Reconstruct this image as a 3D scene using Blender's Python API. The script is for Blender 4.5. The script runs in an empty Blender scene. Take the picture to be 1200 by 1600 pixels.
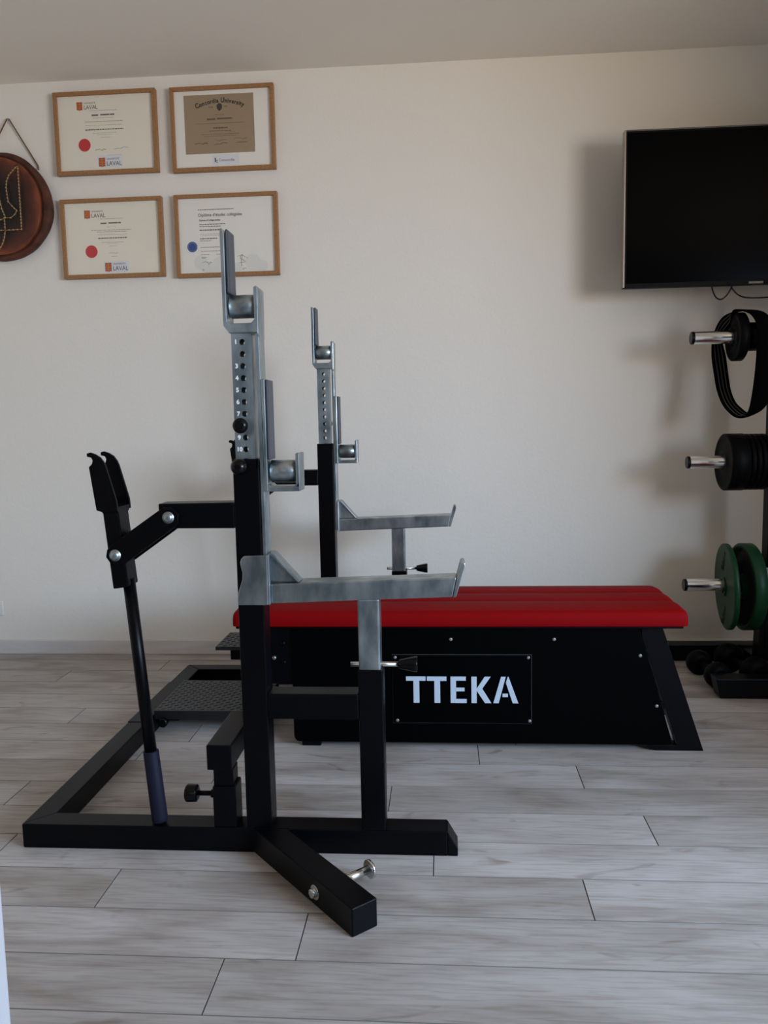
import bpy, bmesh, math, random
from mathutils import Vector, Matrix
random.seed(7)
C = bpy.context.scene.collection
SC = bpy.context.scene
R90 = math.pi / 2

# ------------------------------------------------------------------ camera
cam_d = bpy.data.cameras.new('camera')
cam_d.sensor_fit = 'VERTICAL'; cam_d.sensor_height = 36.0
cam_d.lens = 36.0 * 1265.0 / 1600.0
cam_d.clip_start = 0.02
cam = bpy.data.objects.new('camera', cam_d); C.objects.link(cam)
right = Vector((0.99721608, 0.07208533, -0.01907349))
down = Vector((-0.01096407, -0.11126214, -0.99373061))
fwd = Vector((-0.07375555, 0.99117327, -0.11016204))
m = Matrix((right, -down, -fwd)).transposed().to_4x4()
m.translation = Vector((0, 0, 1.0))
cam.matrix_world = m
SC.camera = cam

# ------------------------------------------------------------------ light and exposure
SC.view_settings.view_transform = 'Standard'
SC.view_settings.look = 'None'
SC.view_settings.gamma = 1.0
SC.view_settings.exposure = -0.05
SC.view_settings.use_curve_mapping = False
try:
    SC.cycles.use_denoising = True
    SC.cycles.sample_clamp_indirect = 4.0
    SC.cycles.max_bounces = 10
    SC.cycles.diffuse_bounces = 6
except Exception:
    pass
w = bpy.data.worlds.new('daylight'); SC.world = w; w.use_nodes = True
w.node_tree.nodes['Background'].inputs[0].default_value = (0.62, 0.78, 1.0, 1)
w.node_tree.nodes['Background'].inputs[1].default_value = 0.25


def area(name, loc, direction, sx, sy, power, col):
    d = bpy.data.lights.new(name, 'AREA'); d.shape = 'RECTANGLE'
    d.size = sx; d.size_y = sy; d.energy = power; d.color = col
    o = bpy.data.objects.new(name, d); C.objects.link(o)
    o.location = loc
    o.rotation_euler = Vector(direction).to_track_quat('-Z', 'Y').to_euler()
    return o


WALL_Y = 3.416
CEIL_Z = 2.425
RX = 3.00          # right wall, inner face
NX = 1.75          # unseen wall corner at NX, NYC, added to shade the back right
NYC = 2.0
LX = -2.35         # left wall, inner face
FY = -1.9          # wall behind the camera
WIN_Y0, WIN_Y1, WIN_Z0, WIN_Z1 = -1.25, 1.00, 0.85, 2.10
# daylight through the window of the right wall: cool sky from above, warm ground bounce from below
WC = (WIN_Y0 + WIN_Y1) / 2
sl_ = area('window_sky_light', (RX + 0.10, WC, 1.55), (-1, 0.58, -0.68), 2.15, 1.1, 82, (0.38, 0.64, 1.0))
sl_.data.spread = math.radians(100)
gl_ = area('window_ground_light', (RX + 0.11, WC, 1.40), (-1, 0.50, 0.42), 2.15, 1.1, 60, (1.0, 0.83, 0.63))
gl_.data.spread = math.radians(130)
# weak cool fill lamp added behind the camera
dl = area('front_fill_light', (-0.75, FY + 0.03, 1.05), (-0.12, 1, -0.30), 1.1, 1.9, 4, (0.72, 0.82, 1.0))
dl.data.spread = math.radians(120)


# ------------------------------------------------------------------ materials
def mat(name, col, rough=0.5, metal=0.0, bump=0.0, bscale=200.0, var=0.0, vscale=6.0, col2=None,
        spec=0.5, stretch=(1, 1, 1), coat=0.0):
    mt = bpy.data.materials.new(name); mt.use_nodes = True
    nt = mt.node_tree; b = nt.nodes['Principled BSDF']
    b.inputs['Base Color'].default_value = (*col, 1)
    b.inputs['Roughness'].default_value = rough
    b.inputs['Metallic'].default_value = metal
    b.inputs['Specular IOR Level'].default_value = spec
    b.inputs['Coat Weight'].default_value = coat
    tc = nt.nodes.new('ShaderNodeTexCoord'); mp = nt.nodes.new('ShaderNodeMapping')
    mp.inputs['Scale'].default_value = stretch
    nt.links.new(tc.outputs['Object'], mp.inputs[0])
    if col2 is not None:
        n = nt.nodes.new('ShaderNodeTexNoise'); n.inputs['Scale'].default_value = vscale
        n.inputs['Detail'].default_value = 5
        nt.links.new(mp.outputs[0], n.inputs[0])
        r = nt.nodes.new('ShaderNodeValToRGB')
        r.color_ramp.elements[0].color = (*col, 1); r.color_ramp.elements[1].color = (*col2, 1)
        r.color_ramp.elements[0].position = 0.5 - var; r.color_ramp.elements[1].position = 0.5 + var
        nt.links.new(n.outputs[0], r.inputs[0]); nt.links.new(r.outputs[0], b.inputs['Base Color'])
    if bump:
        n = nt.nodes.new('ShaderNodeTexNoise'); n.inputs['Scale'].default_value = bscale
        n.inputs['Detail'].default_value = 3
        nt.links.new(mp.outputs[0], n.inputs[0])
        bp = nt.nodes.new('ShaderNodeBump'); bp.inputs['Strength'].default_value = bump
        bp.inputs['Distance'].default_value = 0.002
        nt.links.new(n.outputs[0], bp.inputs['Height']); nt.links.new(bp.outputs[0], b.inputs['Normal'])
    return mt


M = {}
M['wall'] = mat('painted_plaster', (0.79, 0.739, 0.664), 0.75, bump=0.35, bscale=90, spec=0.25)
M['ceiling'] = mat('ceiling_paint', (0.80, 0.745, 0.67), 0.9, bump=0.2, bscale=90, spec=0.2)
M['black'] = mat('black_powder_coat', (0.0012, 0.0012, 0.0020), 0.34, bump=0.12, bscale=900, spec=0.13)
M['black_gloss'] = mat('black_plastic', (0.002, 0.002, 0.0025), 0.24, spec=0.22)
M['tread'] = mat('black_tread_plate', (0.006, 0.006, 0.007), 0.36, bump=0.2, bscale=500)
M['zinc'] = mat('galvanised_steel', (0.19, 0.235, 0.255), 0.34, 0.92, bump=0.15, bscale=60, col2=(0.47, 0.52, 0.54), var=0.16, vscale=20, stretch=(1, 1, 0.5))
M['chrome'] = mat('bright_steel', (0.68, 0.68, 0.66), 0.2, 1.0)
M['liner'] = mat('dark_plastic_liner', (0.045, 0.05, 0.062), 0.45)
M['grip'] = mat('dark_blue_rubber', (0.009, 0.009, 0.020), 0.6, spec=0.12)
M['red'] = mat('red_vinyl', (0.22, 0.0012, 0.0025), 0.6, bump=0.5, bscale=900, spec=0.06)
M['white_print'] = mat('white_lettering', (0.50, 0.58, 0.66), 0.5)
M['panel'] = mat('black_satin_panel', (0.0006, 0.0006, 0.0008), 0.55, spec=0.035)
M['logo_plate'] = mat('black_logo_plate', (0.0006, 0.0006, 0.001), 0.45, spec=0.04)
M['screw'] = mat('screw_head', (0.30, 0.30, 0.30), 0.4, 0.6)
M['green'] = mat('green_plate_coating', (0.002, 0.040, 0.012), 0.45, spec=0.3)
M['dark_iron'] = mat('black_rubber', (0.001, 0.001, 0.0013), 0.5, spec=0.08, bump=0.3, bscale=300)
M['band'] = mat('black_webbing', (0.0015, 0.0015, 0.0015), 0.9, spec=0.05)
M['band_line'] = mat('grey_webbing_stripe', (0.05, 0.045, 0.042), 0.8)
M['screen'] = mat('tv_screen', (0.0006, 0.0006, 0.001), 0.2, spec=0.045)
M['tv_dim'] = mat('tv_grey_top_edge', (0.12, 0.11, 0.10), 0.4, 0.5)
M['tv_edge'] = mat('tv_silver_edge', (0.40, 0.34, 0.30), 0.35, 0.8)
M['tv_body'] = mat('tv_black_body', (0.002, 0.002, 0.002), 0.5, spec=0.1)
M['frame_wood'] = mat('oak_moulding', (0.27, 0.125, 0.045), 0.5, bump=0.3, bscale=60, col2=(0.37, 0.185, 0.072), var=0.2, vscale=30, stretch=(4, 4, 4))
M['paper'] = mat('cream_paper', (0.84, 0.77, 0.64), 0.7)
M['paper_white'] = mat('white_paper', (0.85, 0.80, 0.72), 0.7)
M['paper_tan'] = mat('tan_parchment', (0.34, 0.24, 0.14), 0.7)
M['label_paper'] = mat('label_paper', (0.74, 0.74, 0.76), 0.6)
M['ink'] = mat('black_ink', (0.03, 0.025, 0.022), 0.7)
M['ink_soft'] = mat('grey_ink', (0.36, 0.31, 0.26), 0.7)
M['ink_mid'] = mat('dark_grey_ink', (0.13, 0.11, 0.095), 0.7)
M['ink_tan'] = mat('brown_ink', (0.14, 0.09, 0.055), 0.7)
M['seal_red'] = mat('red_seal', (0.58, 0.015, 0.02), 0.5)
M['seal_blue'] = mat('blue_seal', (0.02, 0.06, 0.25), 0.5)
M['seal_blue_rim'] = mat('pale_blue_seal_rim', (0.16, 0.22, 0.40), 0.5)
M['crest_red'] = mat('crest_red', (0.45, 0.07, 0.02), 0.6)
M['crest_gold'] = mat('crest_gold', (0.62, 0.22, 0.03), 0.6)
M['watermark'] = mat('pale_watermark', (0.76, 0.74, 0.68), 0.7)
M['outlet'] = mat('white_plastic', (0.75, 0.73, 0.68), 0.4)
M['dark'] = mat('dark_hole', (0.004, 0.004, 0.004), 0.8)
M['nail'] = mat('brass_nail', (0.50, 0.33, 0.15), 0.45, 0.5)
M['string'] = mat('gold_string', (0.34, 0.20, 0.09), 0.6)
M['cord'] = mat('brown_cord', (0.16, 0.08, 0.03), 0.8, bump=0.5, bscale=300)
M['bark'] = mat('red_brown_bark', (0.040, 0.010, 0.004), 0.8, bump=1.0, bscale=40, col2=(0.105, 0.028, 0.011), var=0.15, vscale=22)
M['jamb'] = mat('white_painted_wood', (0.42, 0.42, 0.44), 0.6, spec=0.2)
M['subfloor'] = mat('dark_joint', (0.17, 0.145, 0.125), 0.9)
M['baseboard'] = mat('pale_wood_baseboard', (0.60, 0.56, 0.53), 0.5, bump=0.15, bscale=40, col2=(0.68, 0.65, 0.63), var=0.2, vscale=5, stretch=(1, 1, 8))


def floor_material():
    mt = bpy.data.materials.new('grey_oak_plank'); mt.use_nodes = True
    nt = mt.node_tree; L = nt.links; b = nt.nodes['Principled BSDF']
    tc = nt.nodes.new('ShaderNodeTexCoord'); oi = nt.nodes.new('ShaderNodeObjectInfo')
    add = nt.nodes.new('ShaderNodeVectorMath'); add.operation = 'ADD'
    mul = nt.nodes.new('ShaderNodeMath'); mul.operation = 'MULTIPLY'; mul.inputs[1].default_value = 37.0
    L.new(oi.outputs['Random'], mul.inputs[0]); L.new(tc.outputs['Object'], add.inputs[0]); L.new(mul.outputs[0], add.inputs[1])

    def noise(scale, sc, detail=4, dist=0.0):
        mp = nt.nodes.new('ShaderNodeMapping'); mp.inputs['Scale'].default_value = sc
        L.new(add.outputs[0], mp.inputs[0])
        n = nt.nodes.new('ShaderNodeTexNoise'); n.inputs['Scale'].default_value = scale
        n.inputs['Detail'].default_value = detail; n.inputs['Distortion'].default_value = dist
        L.new(mp.outputs[0], n.inputs[0]); return n

    def ramp(src, stops):
        r = nt.nodes.new('ShaderNodeValToRGB')
        while len(r.color_ramp.elements) < len(stops):
            r.color_ramp.elements.new(0.5)
        for e, (p, c) in zip(r.color_ramp.elements, stops):
            e.position = p; e.color = (*c, 1)
        L.new(src, r.inputs[0]); return r

    def mix(kind, fac, a, c):
        mx = nt.nodes.new('ShaderNodeMix'); mx.data_type = 'RGBA'; mx.blend_type = kind
        mx.inputs['Factor'].default_value = fac
        L.new(a, mx.inputs['A']); L.new(c, mx.inputs['B']); return mx.outputs['Result']
    big = noise(5, (0.45, 1.5, 1), 4, 0.8)
    c1 = ramp(big.outputs[0], [(0.30, (0.285, 0.245, 0.215)), (0.50, (0.415, 0.380, 0.352)), (0.70, (0.495, 0.462, 0.440))])
    grain = noise(42, (0.22, 3.2, 1), 6, 0.6)
    c2 = ramp(grain.outputs[0], [(0.25, (0.72, 0.69, 0.66)), (0.55, (1, 1, 1))])
    knot = noise(4.5, (0.9, 2.4, 1), 2, 2.0)
    c3 = ramp(knot.outputs[0], [(0.24, (0.55, 0.49, 0.45)), (0.36, (1, 1, 1))])
    tone = ramp(oi.outputs['Random'], [(0.0, (0.84, 0.82, 0.80)), (0.5, (1.0, 0.99, 0.98)), (1.0, (1.10, 1.09, 1.10))])
    x = mix('MULTIPLY', 1.0, c1.outputs[0], c2.outputs[0])
    x = mix('MULTIPLY', 0.8, x, c3.outputs[0])
    x = mix('MULTIPLY', 1.0, x, tone.outputs[0])
    L.new(x, b.inputs['Base Color'])
    b.inputs['Roughness'].default_value = 0.48
    b.inputs['Specular IOR Level'].default_value = 0.4
    bp = nt.nodes.new('ShaderNodeBump'); bp.inputs['Strength'].default_value = 0.12; bp.inputs['Distance'].default_value = 0.002
    L.new(grain.outputs[0], bp.inputs['Height']); L.new(bp.outputs[0], b.inputs['Normal'])
    return mt


M['floor'] = floor_material()


def disc_material():
    mt = bpy.data.materials.new('burnt_wood_slice'); mt.use_nodes = True
    nt = mt.node_tree; L = nt.links; b = nt.nodes['Principled BSDF']
    tc = nt.nodes.new('ShaderNodeTexCoord')
    n = nt.nodes.new('ShaderNodeTexNoise'); n.inputs['Scale'].default_value = 9; n.inputs['Detail'].default_value = 5
    L.new(tc.outputs['Object'], n.inputs[0])
    ln = nt.nodes.new('ShaderNodeVectorMath'); ln.operation = 'LENGTH'; L.new(tc.outputs['Object'], ln.inputs[0])
    ma = nt.nodes.new('ShaderNodeMath'); ma.operation = 'MULTIPLY_ADD'; ma.inputs[1].default_value = 0.11
    L.new(n.outputs[0], ma.inputs[0]); L.new(ln.outputs['Value'], ma.inputs[2])
    r = nt.nodes.new('ShaderNodeValToRGB')
    cr = r.color_ramp
    cr.elements[0].position = 0.13; cr.elements[0].color = (0.004, 0.0015, 0.001, 1)
    cr.elements[1].position = 0.25; cr.elements[1].color = (0.20, 0.045, 0.014, 1)
    e = cr.elements.new(0.185); e.color = (0.026, 0.0045, 0.002, 1)
    e = cr.elements.new(0.225); e.color = (0.085, 0.015, 0.005, 1)
    L.new(ma.outputs[0], r.inputs[0]); L.new(r.outputs[0], b.inputs['Base Color'])
    b.inputs['Roughness'].default_value = 0.5
    wv = nt.nodes.new('ShaderNodeTexWave'); wv.wave_type = 'RINGS'; wv.rings_direction = 'Y'
    wv.inputs['Scale'].default_value = 40; wv.inputs['Distortion'].default_value = 4
    L.new(tc.outputs['Object'], wv.inputs[0])
    bp = nt.nodes.new('ShaderNodeBump'); bp.inputs['Strength'].default_value = 0.15; bp.inputs['Distance'].default_value = 0.002
    L.new(wv.outputs[0], bp.inputs['Height']); L.new(bp.outputs[0], b.inputs['Normal'])
    return mt


M['slice'] = disc_material()


def glass_material(name, tint=1.0):
    mt = bpy.data.materials.new(name); mt.use_nodes = True
    nt = mt.node_tree; out = nt.nodes['Material Output']
    nt.nodes.remove(nt.nodes['Principled BSDF'])
    tr = nt.nodes.new('ShaderNodeBsdfTransparent'); tr.inputs[0].default_value = (tint, tint, tint, 1)
    gl = nt.nodes.new('ShaderNodeBsdfGlossy'); gl.inputs['Roughness'].default_value = 0.03
    fr = nt.nodes.new('ShaderNodeFresnel'); fr.inputs[0].default_value = 1.45
    ge = nt.nodes.new('ShaderNodeNewGeometry'); mr = nt.nodes.new('ShaderNodeMapRange')
    mr.inputs['To Min'].default_value = 1.45; mr.inputs['To Max'].default_value = 1 / 1.45
    nt.links.new(ge.outputs['Backfacing'], mr.inputs['Value']); nt.links.new(mr.outputs[0], fr.inputs[0])
    mx = nt.nodes.new('ShaderNodeMixShader')
    nt.links.new(fr.outputs[0], mx.inputs[0]); nt.links.new(tr.outputs[0], mx.inputs[1]); nt.links.new(gl.outputs[0], mx.inputs[2])
    nt.links.new(mx.outputs[0], out.inputs[0])
    return mt


M['glass'] = glass_material('picture_glass', 1.0)


# ------------------------------------------------------------------ mesh helpers
class Mesh:
    """collects shapes in world coordinates; build() links them as one object"""

    def __init__(self):
        self.bm = bmesh.new(); self.smooth = False

    def box(self, x0, x1, y0, y1, z0, z1):
        vs = [self.bm.verts.new((x, y, z)) for x in (x0, x1) for y in (y0, y1) for z in (z0, z1)]
        for f in ((0, 1, 3, 2), (4, 6, 7, 5), (0, 4, 5, 1), (2, 3, 7, 6), (0, 2, 6, 4), (1, 5, 7, 3)):
            self.bm.faces.new([vs[i] for i in f])
        return self

    def prism(self, pts, y0, y1):
        """polygon given in x,z extruded along y"""
        a = [self.bm.verts.new((p[0], y0, p[1])) for p in pts]
        b = [self.bm.verts.new((p[0], y1, p[1])) for p in pts]
        self.bm.faces.new(a); self.bm.faces.new(b[::-1])
        n = len(pts)
        for i in range(n):
            self.bm.faces.new((a[i], b[i], b[(i + 1) % n], a[(i + 1) % n]))
        return self

    def prism_xy(self, pts, z0, z1):
        a = [self.bm.verts.new((p[0], p[1], z0)) for p in pts]
        b = [self.bm.verts.new((p[0], p[1], z1)) for p in pts]
        self.bm.faces.new(a); self.bm.faces.new(b[::-1])
        n = len(pts)
        for i in range(n):
            self.bm.faces.new((a[i], b[i], b[(i + 1) % n], a[(i + 1) % n]))
        return self

    def lathe(self, p0, axis, prof, seg=24, closed_ring=False):
        """prof: (distance along axis, radius); capped when the radius ends are > 0"""
        ax = Vector(axis).normalized()
        u = ax.orthogonal().normalized(); v = ax.cross(u)
        p0 = Vector(p0); rings = []
        for d, r in prof:
            rings.append([self.bm.verts.new(p0 + ax * d + (u * math.cos(t) + v * math.sin(t)) * max(r, 1e-5))
                          for t in (2 * math.pi * i / seg for i in range(seg))])
        prs = list(zip(rings, rings[1:]))
        if closed_ring:
            prs.append((rings[-1], rings[0]))
        for a, b in prs:
            for i in range(seg):
                f = self.bm.faces.new((a[i], a[(i + 1) % seg], b[(i + 1) % seg], b[i])); f.smooth = True
        if not closed_ring:
            self.bm.faces.new(rings[0][::-1]); self.bm.faces.new(rings[-1])
        return self

    def cyl(self, p0, p1, r, seg=20, r2=None):
        d = Vector(p1) - Vector(p0)
        return self.lathe(p0, d, [(0, r), (d.length, r if r2 is None else r2)], seg)

    def tube(self, pts, r, seg=8):
        pts = [Vector(p) for p in pts]; rings = []
        n0 = None
        for i, p in enumerate(pts):
            t = (pts[min(i + 1, len(pts) - 1)] - pts[max(i - 1, 0)]).normalized()
            n0 = t.orthogonal().normalized() if n0 is None else (n0 - t * n0.dot(t)).normalized()
            b = t.cross(n0)
            rings.append([self.bm.verts.new(p + (n0 * math.cos(a) + b * math.sin(a)) * r)
                          for a in (2 * math.pi * k / seg for k in range(seg))])
        for a, b in zip(rings, rings[1:]):
            for i in range(seg):
                f = self.bm.faces.new((a[i], a[(i + 1) % seg], b[(i + 1) % seg], b[i])); f.smooth = True
        self.bm.faces.new(rings[0][::-1]); self.bm.faces.new(rings[-1])
        return self

    def beam(self, p0, p1, wx, hz, updir=(0, 0, 1)):
        """square bar from p0 to p1; hz is its size along updir, wx across"""
        p0, p1 = Vector(p0), Vector(p1); t = (p1 - p0).normalized()
        s = t.cross(Vector(updir)).normalized(); u = s.cross(t)
        vs = [self.bm.verts.new(p + s * a * wx / 2 + u * b * hz / 2) for p in (p0, p1) for a, b in ((-1, -1), (1, -1), (1, 1), (-1, 1))]
        for f in ((0, 1, 2, 3), (7, 6, 5, 4), (0, 4, 5, 1), (1, 5, 6, 2), (2, 6, 7, 3), (3, 7, 4, 0)):
            self.bm.faces.new([vs[i] for i in f])
        return self

    def ball(self, c, r, seg=16, sz=1.0):
        k = 8
        prof = [(-r * sz * math.cos(math.pi * i / k), r * math.sin(math.pi * i / k)) for i in range(k + 1)]
        return self.lathe(c, (0, -1, 0), prof, seg)

    def build(self, name, material, parent=None, bevel=0.0, seg=2, mirror=None, kind=None, label=None, origin=None):
        bm = self.bm
        if mirror is not None:
            for v in bm.verts:
                v.co.y = mirror - v.co.y
        bmesh.ops.recalc_face_normals(bm, faces=bm.faces)
        if parent is not None and origin is None:
            base = Vector(parent['_o'])
        else:
            base = Vector(origin) if origin is not None else Vector((0, 0, 0))
        for v in bm.verts:
            v.co -= base
        me = bpy.data.meshes.new(name); bm.to_mesh(me); bm.free()
        me.materials.append(material)
        o = bpy.data.objects.new(name, me); C.objects.link(o)
        if parent is not None:
            o.parent = parent
            o.location = base - Vector(parent['_o'])
        else:
            o.location = base
        o['_o'] = tuple(base)
        if bevel:
            md = o.modifiers.new('edge', 'BEVEL'); md.width = bevel; md.segments = seg
            md.limit_method = 'ANGLE'; md.angle_limit = math.radians(40)
            md.harden_normals = False
        if kind: o['kind'] = kind
        if label: o['label'] = label
        return o


def thing(name, label, cat, loc, group=None):
    o = bpy.data.objects.new(name, None); C.objects.link(o); o.location = loc
    o.empty_display_size = 0.05
    o['_o'] = tuple(loc); o['label'] = label; o['category'] = cat
    if group: o['group'] = group
    return o


def tag(o, label, cat, group=None):
    o['label'] = label; o['category'] = cat
    if group: o['group'] = group
    return o


def text_part(name, txt, x, z, y, size, material, parent, align='LEFT', off=0.0, ext=0.0004, sx=1.0, rot=0.0, label=None):
    """flat lettering facing -y, baseline at x,z on plane y"""
    cu = bpy.data.curves.new(name, 'FONT'); cu.body = txt; cu.size = size; cu.align_x = align
    cu.offset = off; cu.extrude = ext; cu.resolution_u = 3
    t = bpy.data.objects.new(name, cu); C.objects.link(t)
    bpy.context.view_layer.update()
    me = bpy.data.meshes.new_from_object(t.evaluated_get(bpy.context.evaluated_depsgraph_get()))
    bpy.data.objects.remove(t); bpy.data.curves.remove(cu)
    me.name = name
    base = Vector(parent['_o'])
    mtx = Matrix.Translation(Vector((x, y, z)) - base) @ Matrix.Rotation(rot, 4, 'Y') @ Matrix.Rotation(R90, 4, 'X') @ Matrix.Diagonal((sx, 1, 1, 1))
    me.transform(mtx)
    me.materials.clear(); me.materials.append(material)
    o = bpy.data.objects.new(name, me); C.objects.link(o); o.parent = parent
    o['_o'] = tuple(base)
    if label: o['label'] = label
    return o


# ------------------------------------------------------------------ the setting
def struct(name, mesh, material, bevel=0.0):
    o = mesh.build(name, material, bevel=bevel); o['kind'] = 'structure'; return o


floor = struct('floor', Mesh().box(LX - 0.15, RX + 0.15, FY - 0.15, WALL_Y + 0.1, -0.12, -0.006), M['subfloor'])
struct('ceiling', Mesh().box(LX - 0.15, RX + 0.15, FY - 0.15, WALL_Y + 0.1, CEIL_Z, CEIL_Z + 0.12), M['ceiling'])
struct('wall_back', Mesh().box(LX - 0.15, RX + 0.15, WALL_Y, WALL_Y + 0.12, -0.006, CEIL_Z), M['wall'])
struct('wall_left', Mesh().box(LX - 0.12, LX, FY, WALL_Y, -0.006, CEIL_Z), M['wall'])
M['dark_wall'] = mat('darkened_unseen_wall', (0.10, 0.11, 0.095), 0.8, bump=0.3, bscale=90)  # unseen wall, coloured dark so fronts facing the camera reflect less
struct('wall_front', Mesh().box(LX, RX, FY - 0.12, FY, -0.006, CEIL_Z), M['dark_wall'])
mw = Mesh()
mw.box(RX, RX + 0.16, FY, WIN_Y0, -0.006, CEIL_Z); mw.box(RX, RX + 0.16, WIN_Y1, NYC, -0.006, CEIL_Z)
mw.box(RX, RX + 0.16, WIN_Y0, WIN_Y1, -0.006, WIN_Z0); mw.box(RX, RX + 0.16, WIN_Y0, WIN_Y1, WIN_Z1, CEIL_Z)
struct('wall_right', mw, M['wall'])
struct('wall_low_blocker', Mesh().box(NX, NX + 0.12, 1.35, NYC, -0.006, 0.75), M['wall'])  # unseen half wall added to keep window light off the right floor
struct('wall_return_blocker', Mesh().box(NX, RX + 0.16, NYC, WALL_Y, -0.006, CEIL_Z), M['wall'])  # unseen wall mass added to block window light at the back right
fr = Mesh()
fr.box(RX - 0.02, RX + 0.03, WIN_Y0, WIN_Y0 + 0.05, WIN_Z0, WIN_Z1); fr.box(RX - 0.02, RX + 0.03, WIN_Y1 - 0.05, WIN_Y1, WIN_Z0, WIN_Z1)
fr.box(RX - 0.02, RX + 0.03, WIN_Y0, WIN_Y1, WIN_Z0, WIN_Z0 + 0.05); fr.box(RX - 0.02, RX + 0.03, WIN_Y0, WIN_Y1, WIN_Z1 - 0.05, WIN_Z1)
struct('window_1', fr, M['jamb'], 0.004)
struct('baseboard_back', Mesh().box(LX, NX, WALL_Y - 0.012, WALL_Y, 0.0, 0.064), M['baseboard'], 0.003)
struct('baseboard_right', Mesh().box(NX - 0.012, NX, NYC, WALL_Y - 0.012, 0.0, 0.064), M['baseboard'], 0.003)
struct('baseboard_left', Mesh().box(LX, LX + 0.012, FY, WALL_Y - 0.012, 0.0, 0.064), M['baseboard'], 0.003)
# white door jamb beside the camera
struct('trim_1', Mesh().box(-0.43, -0.3635, 0.54, 0.60, 0.0, 2.05), M['jamb'], 0.004)

# planks: rows run along x
PW, PL, Y0 = 0.1475, 1.034, 1.252
offs = {0: -0.422, 1: -0.287, 2: 0.293, 3: -0.032, 4: 0.494, 5: -0.152, 6: 0.373, 7: 0.096, 8: 0.215, 9: -0.255, 10: 0.30, 11: -0.02, 12: 0.52, 13: -0.147}
cache = {}


def plank(x0, x1, y0, y1):
    g = 0.0008
    key = (round(x1 - x0, 4), round(y1 - y0, 4))
    if key not in cache:
        hx, hy = (x1 - x0) / 2 - g, (y1 - y0) / 2 - g; c = 0.0006
        bm = bmesh.new()
        lo = [bm.verts.new((sx * hx, sy * hy, -0.008)) for sx, sy in ((-1, -1), (1, -1), (1, 1), (-1, 1))]
        mi = [bm.verts.new((sx * hx, sy * hy, -0.001)) for sx, sy in ((-1, -1), (1, -1), (1, 1), (-1, 1))]
        hi = [bm.verts.new((sx * (hx - c), sy * (hy - c), 0.0)) for sx, sy in ((-1, -1), (1, -1), (1, 1), (-1, 1))]
        for a, b in ((lo, mi), (mi, hi)):
            for i in range(4):
                bm.faces.new((a[i], a[(i + 1) % 4], b[(i + 1) % 4], b[i])).material_index = 1
        bm.faces.new(hi)
        me = bpy.data.meshes.new('plank'); bm.to_mesh(me); bm.free(); me.materials.append(M['floor']); me.materials.append(M['subfloor'])
        cache[key] = me
    o = bpy.data.objects.new('plank', cache[key]); C.objects.link(o)
    o.parent = floor; o.location = ((x0 + x1) / 2, (y0 + y1) / 2, 0)


k0 = int(math.floor((FY - Y0) / PW)); k1 = int(math.ceil((WALL_Y - Y0) / PW))
for k in range(k0, k1):
    ya, yb = max(Y0 + k * PW, FY), min(Y0 + (k + 1) * PW, WALL_Y)
    if yb - ya < 0.01: continue
    j = offs.get(k, random.uniform(0, PL))
    x = j - math.ceil((j - LX) / PL) * PL
    lim = NX if ya > NYC - 0.05 else RX
    while x < lim:
        xa, xb = max(x, LX), min(x + PL, lim)
        if xb - xa > 0.01: plank(xa, xb, ya, yb)
        x += PL

# ------------------------------------------------------------------ power rack
MY = 4.837          # mirror: near side y -> far side MY - y
NY0, NY1 = 1.777, 1.837
rack = thing('power_rack', 'black steel bench and squat rack with galvanised hooks standing on the plank floor', 'rack', (-0.44, 2.42, 0))
BV = 0.003


def P(name, mesh, material, parent=rack, mir=None, bevel=BV, **k):
    return mesh.build(name, material, parent, bevel=bevel, mirror=mir, **k)


# U-shaped base: two side rails mitred to the rear rail, and a splice plate
for mir in (None, MY):
    P('base_rail', Mesh().prism_xy([(-1.0165, NY0), (0.0, NY0), (0.0, NY1), (-0.9575, NY1)], 0.0, 0.0599).prism([(0.0, 0.0), (0.024, 0.0), (0.024, 0.018), (0.0, 0.0599)], NY0, NY1), M['black'], mir=mir, bevel=0.0025)
P('rear_rail', Mesh().prism_xy([(-1.0175, NY0 + 0.0005), (-0.9585, NY1 + 0.0005), (-0.9585, MY - NY1 - 0.0005), (-1.0175, MY - NY0 - 0.0005)], 0.0, 0.0595), M['black'], bevel=0.0025)
P('splice_sleeve', Mesh().box(-1.0195, -0.9565, 2.441, 2.84, 0.0, 0.0612), M['black'], bevel=0.0015)


def make_extension():
    """square galvanised tube with ten through holes"""
    x0, x1, y0, y1, z0, z1 = -0.463, -0.4185, 1.7845, 1.829, 0.78, 1.205
    t = 0.004
    outer = Mesh().box(x0, x1, y0, y1, z0, z1).build('a', M['zinc'])
    inner = Mesh().box(x0 + t, x1 - t, y0 + t, y1 - t, z0 - 0.02, z1 - t).build('b', M['zinc'])
    cm = Mesh()
    for i in range(12):
        z = 1.1815 - 0.0262 * i
        cm.cyl((-0.439, y0 - 0.02, z), (-0.439, y1 + 0.02, z), 0.0066, 14)
    cut = cm.build('c', M['zinc'])
    for i, cc in enumerate((inner, cut)):
        md = outer.modifiers.new('m%d' % i, 'BOOLEAN'); md.operation = 'DIFFERENCE'; md.object = cc; md.solver = 'EXACT'
    bpy.context.view_layer.update()
    me = bpy.data.meshes.new_from_object(outer.evaluated_get(bpy.context.evaluated_depsgraph_get()))
    for o in (outer, inner, cut):
        bpy.data.objects.remove(o)
    me.name = 'extension_tube'; me.materials.clear(); me.materials.append(M['zinc'])
    return me


ext_me = make_extension()


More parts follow.
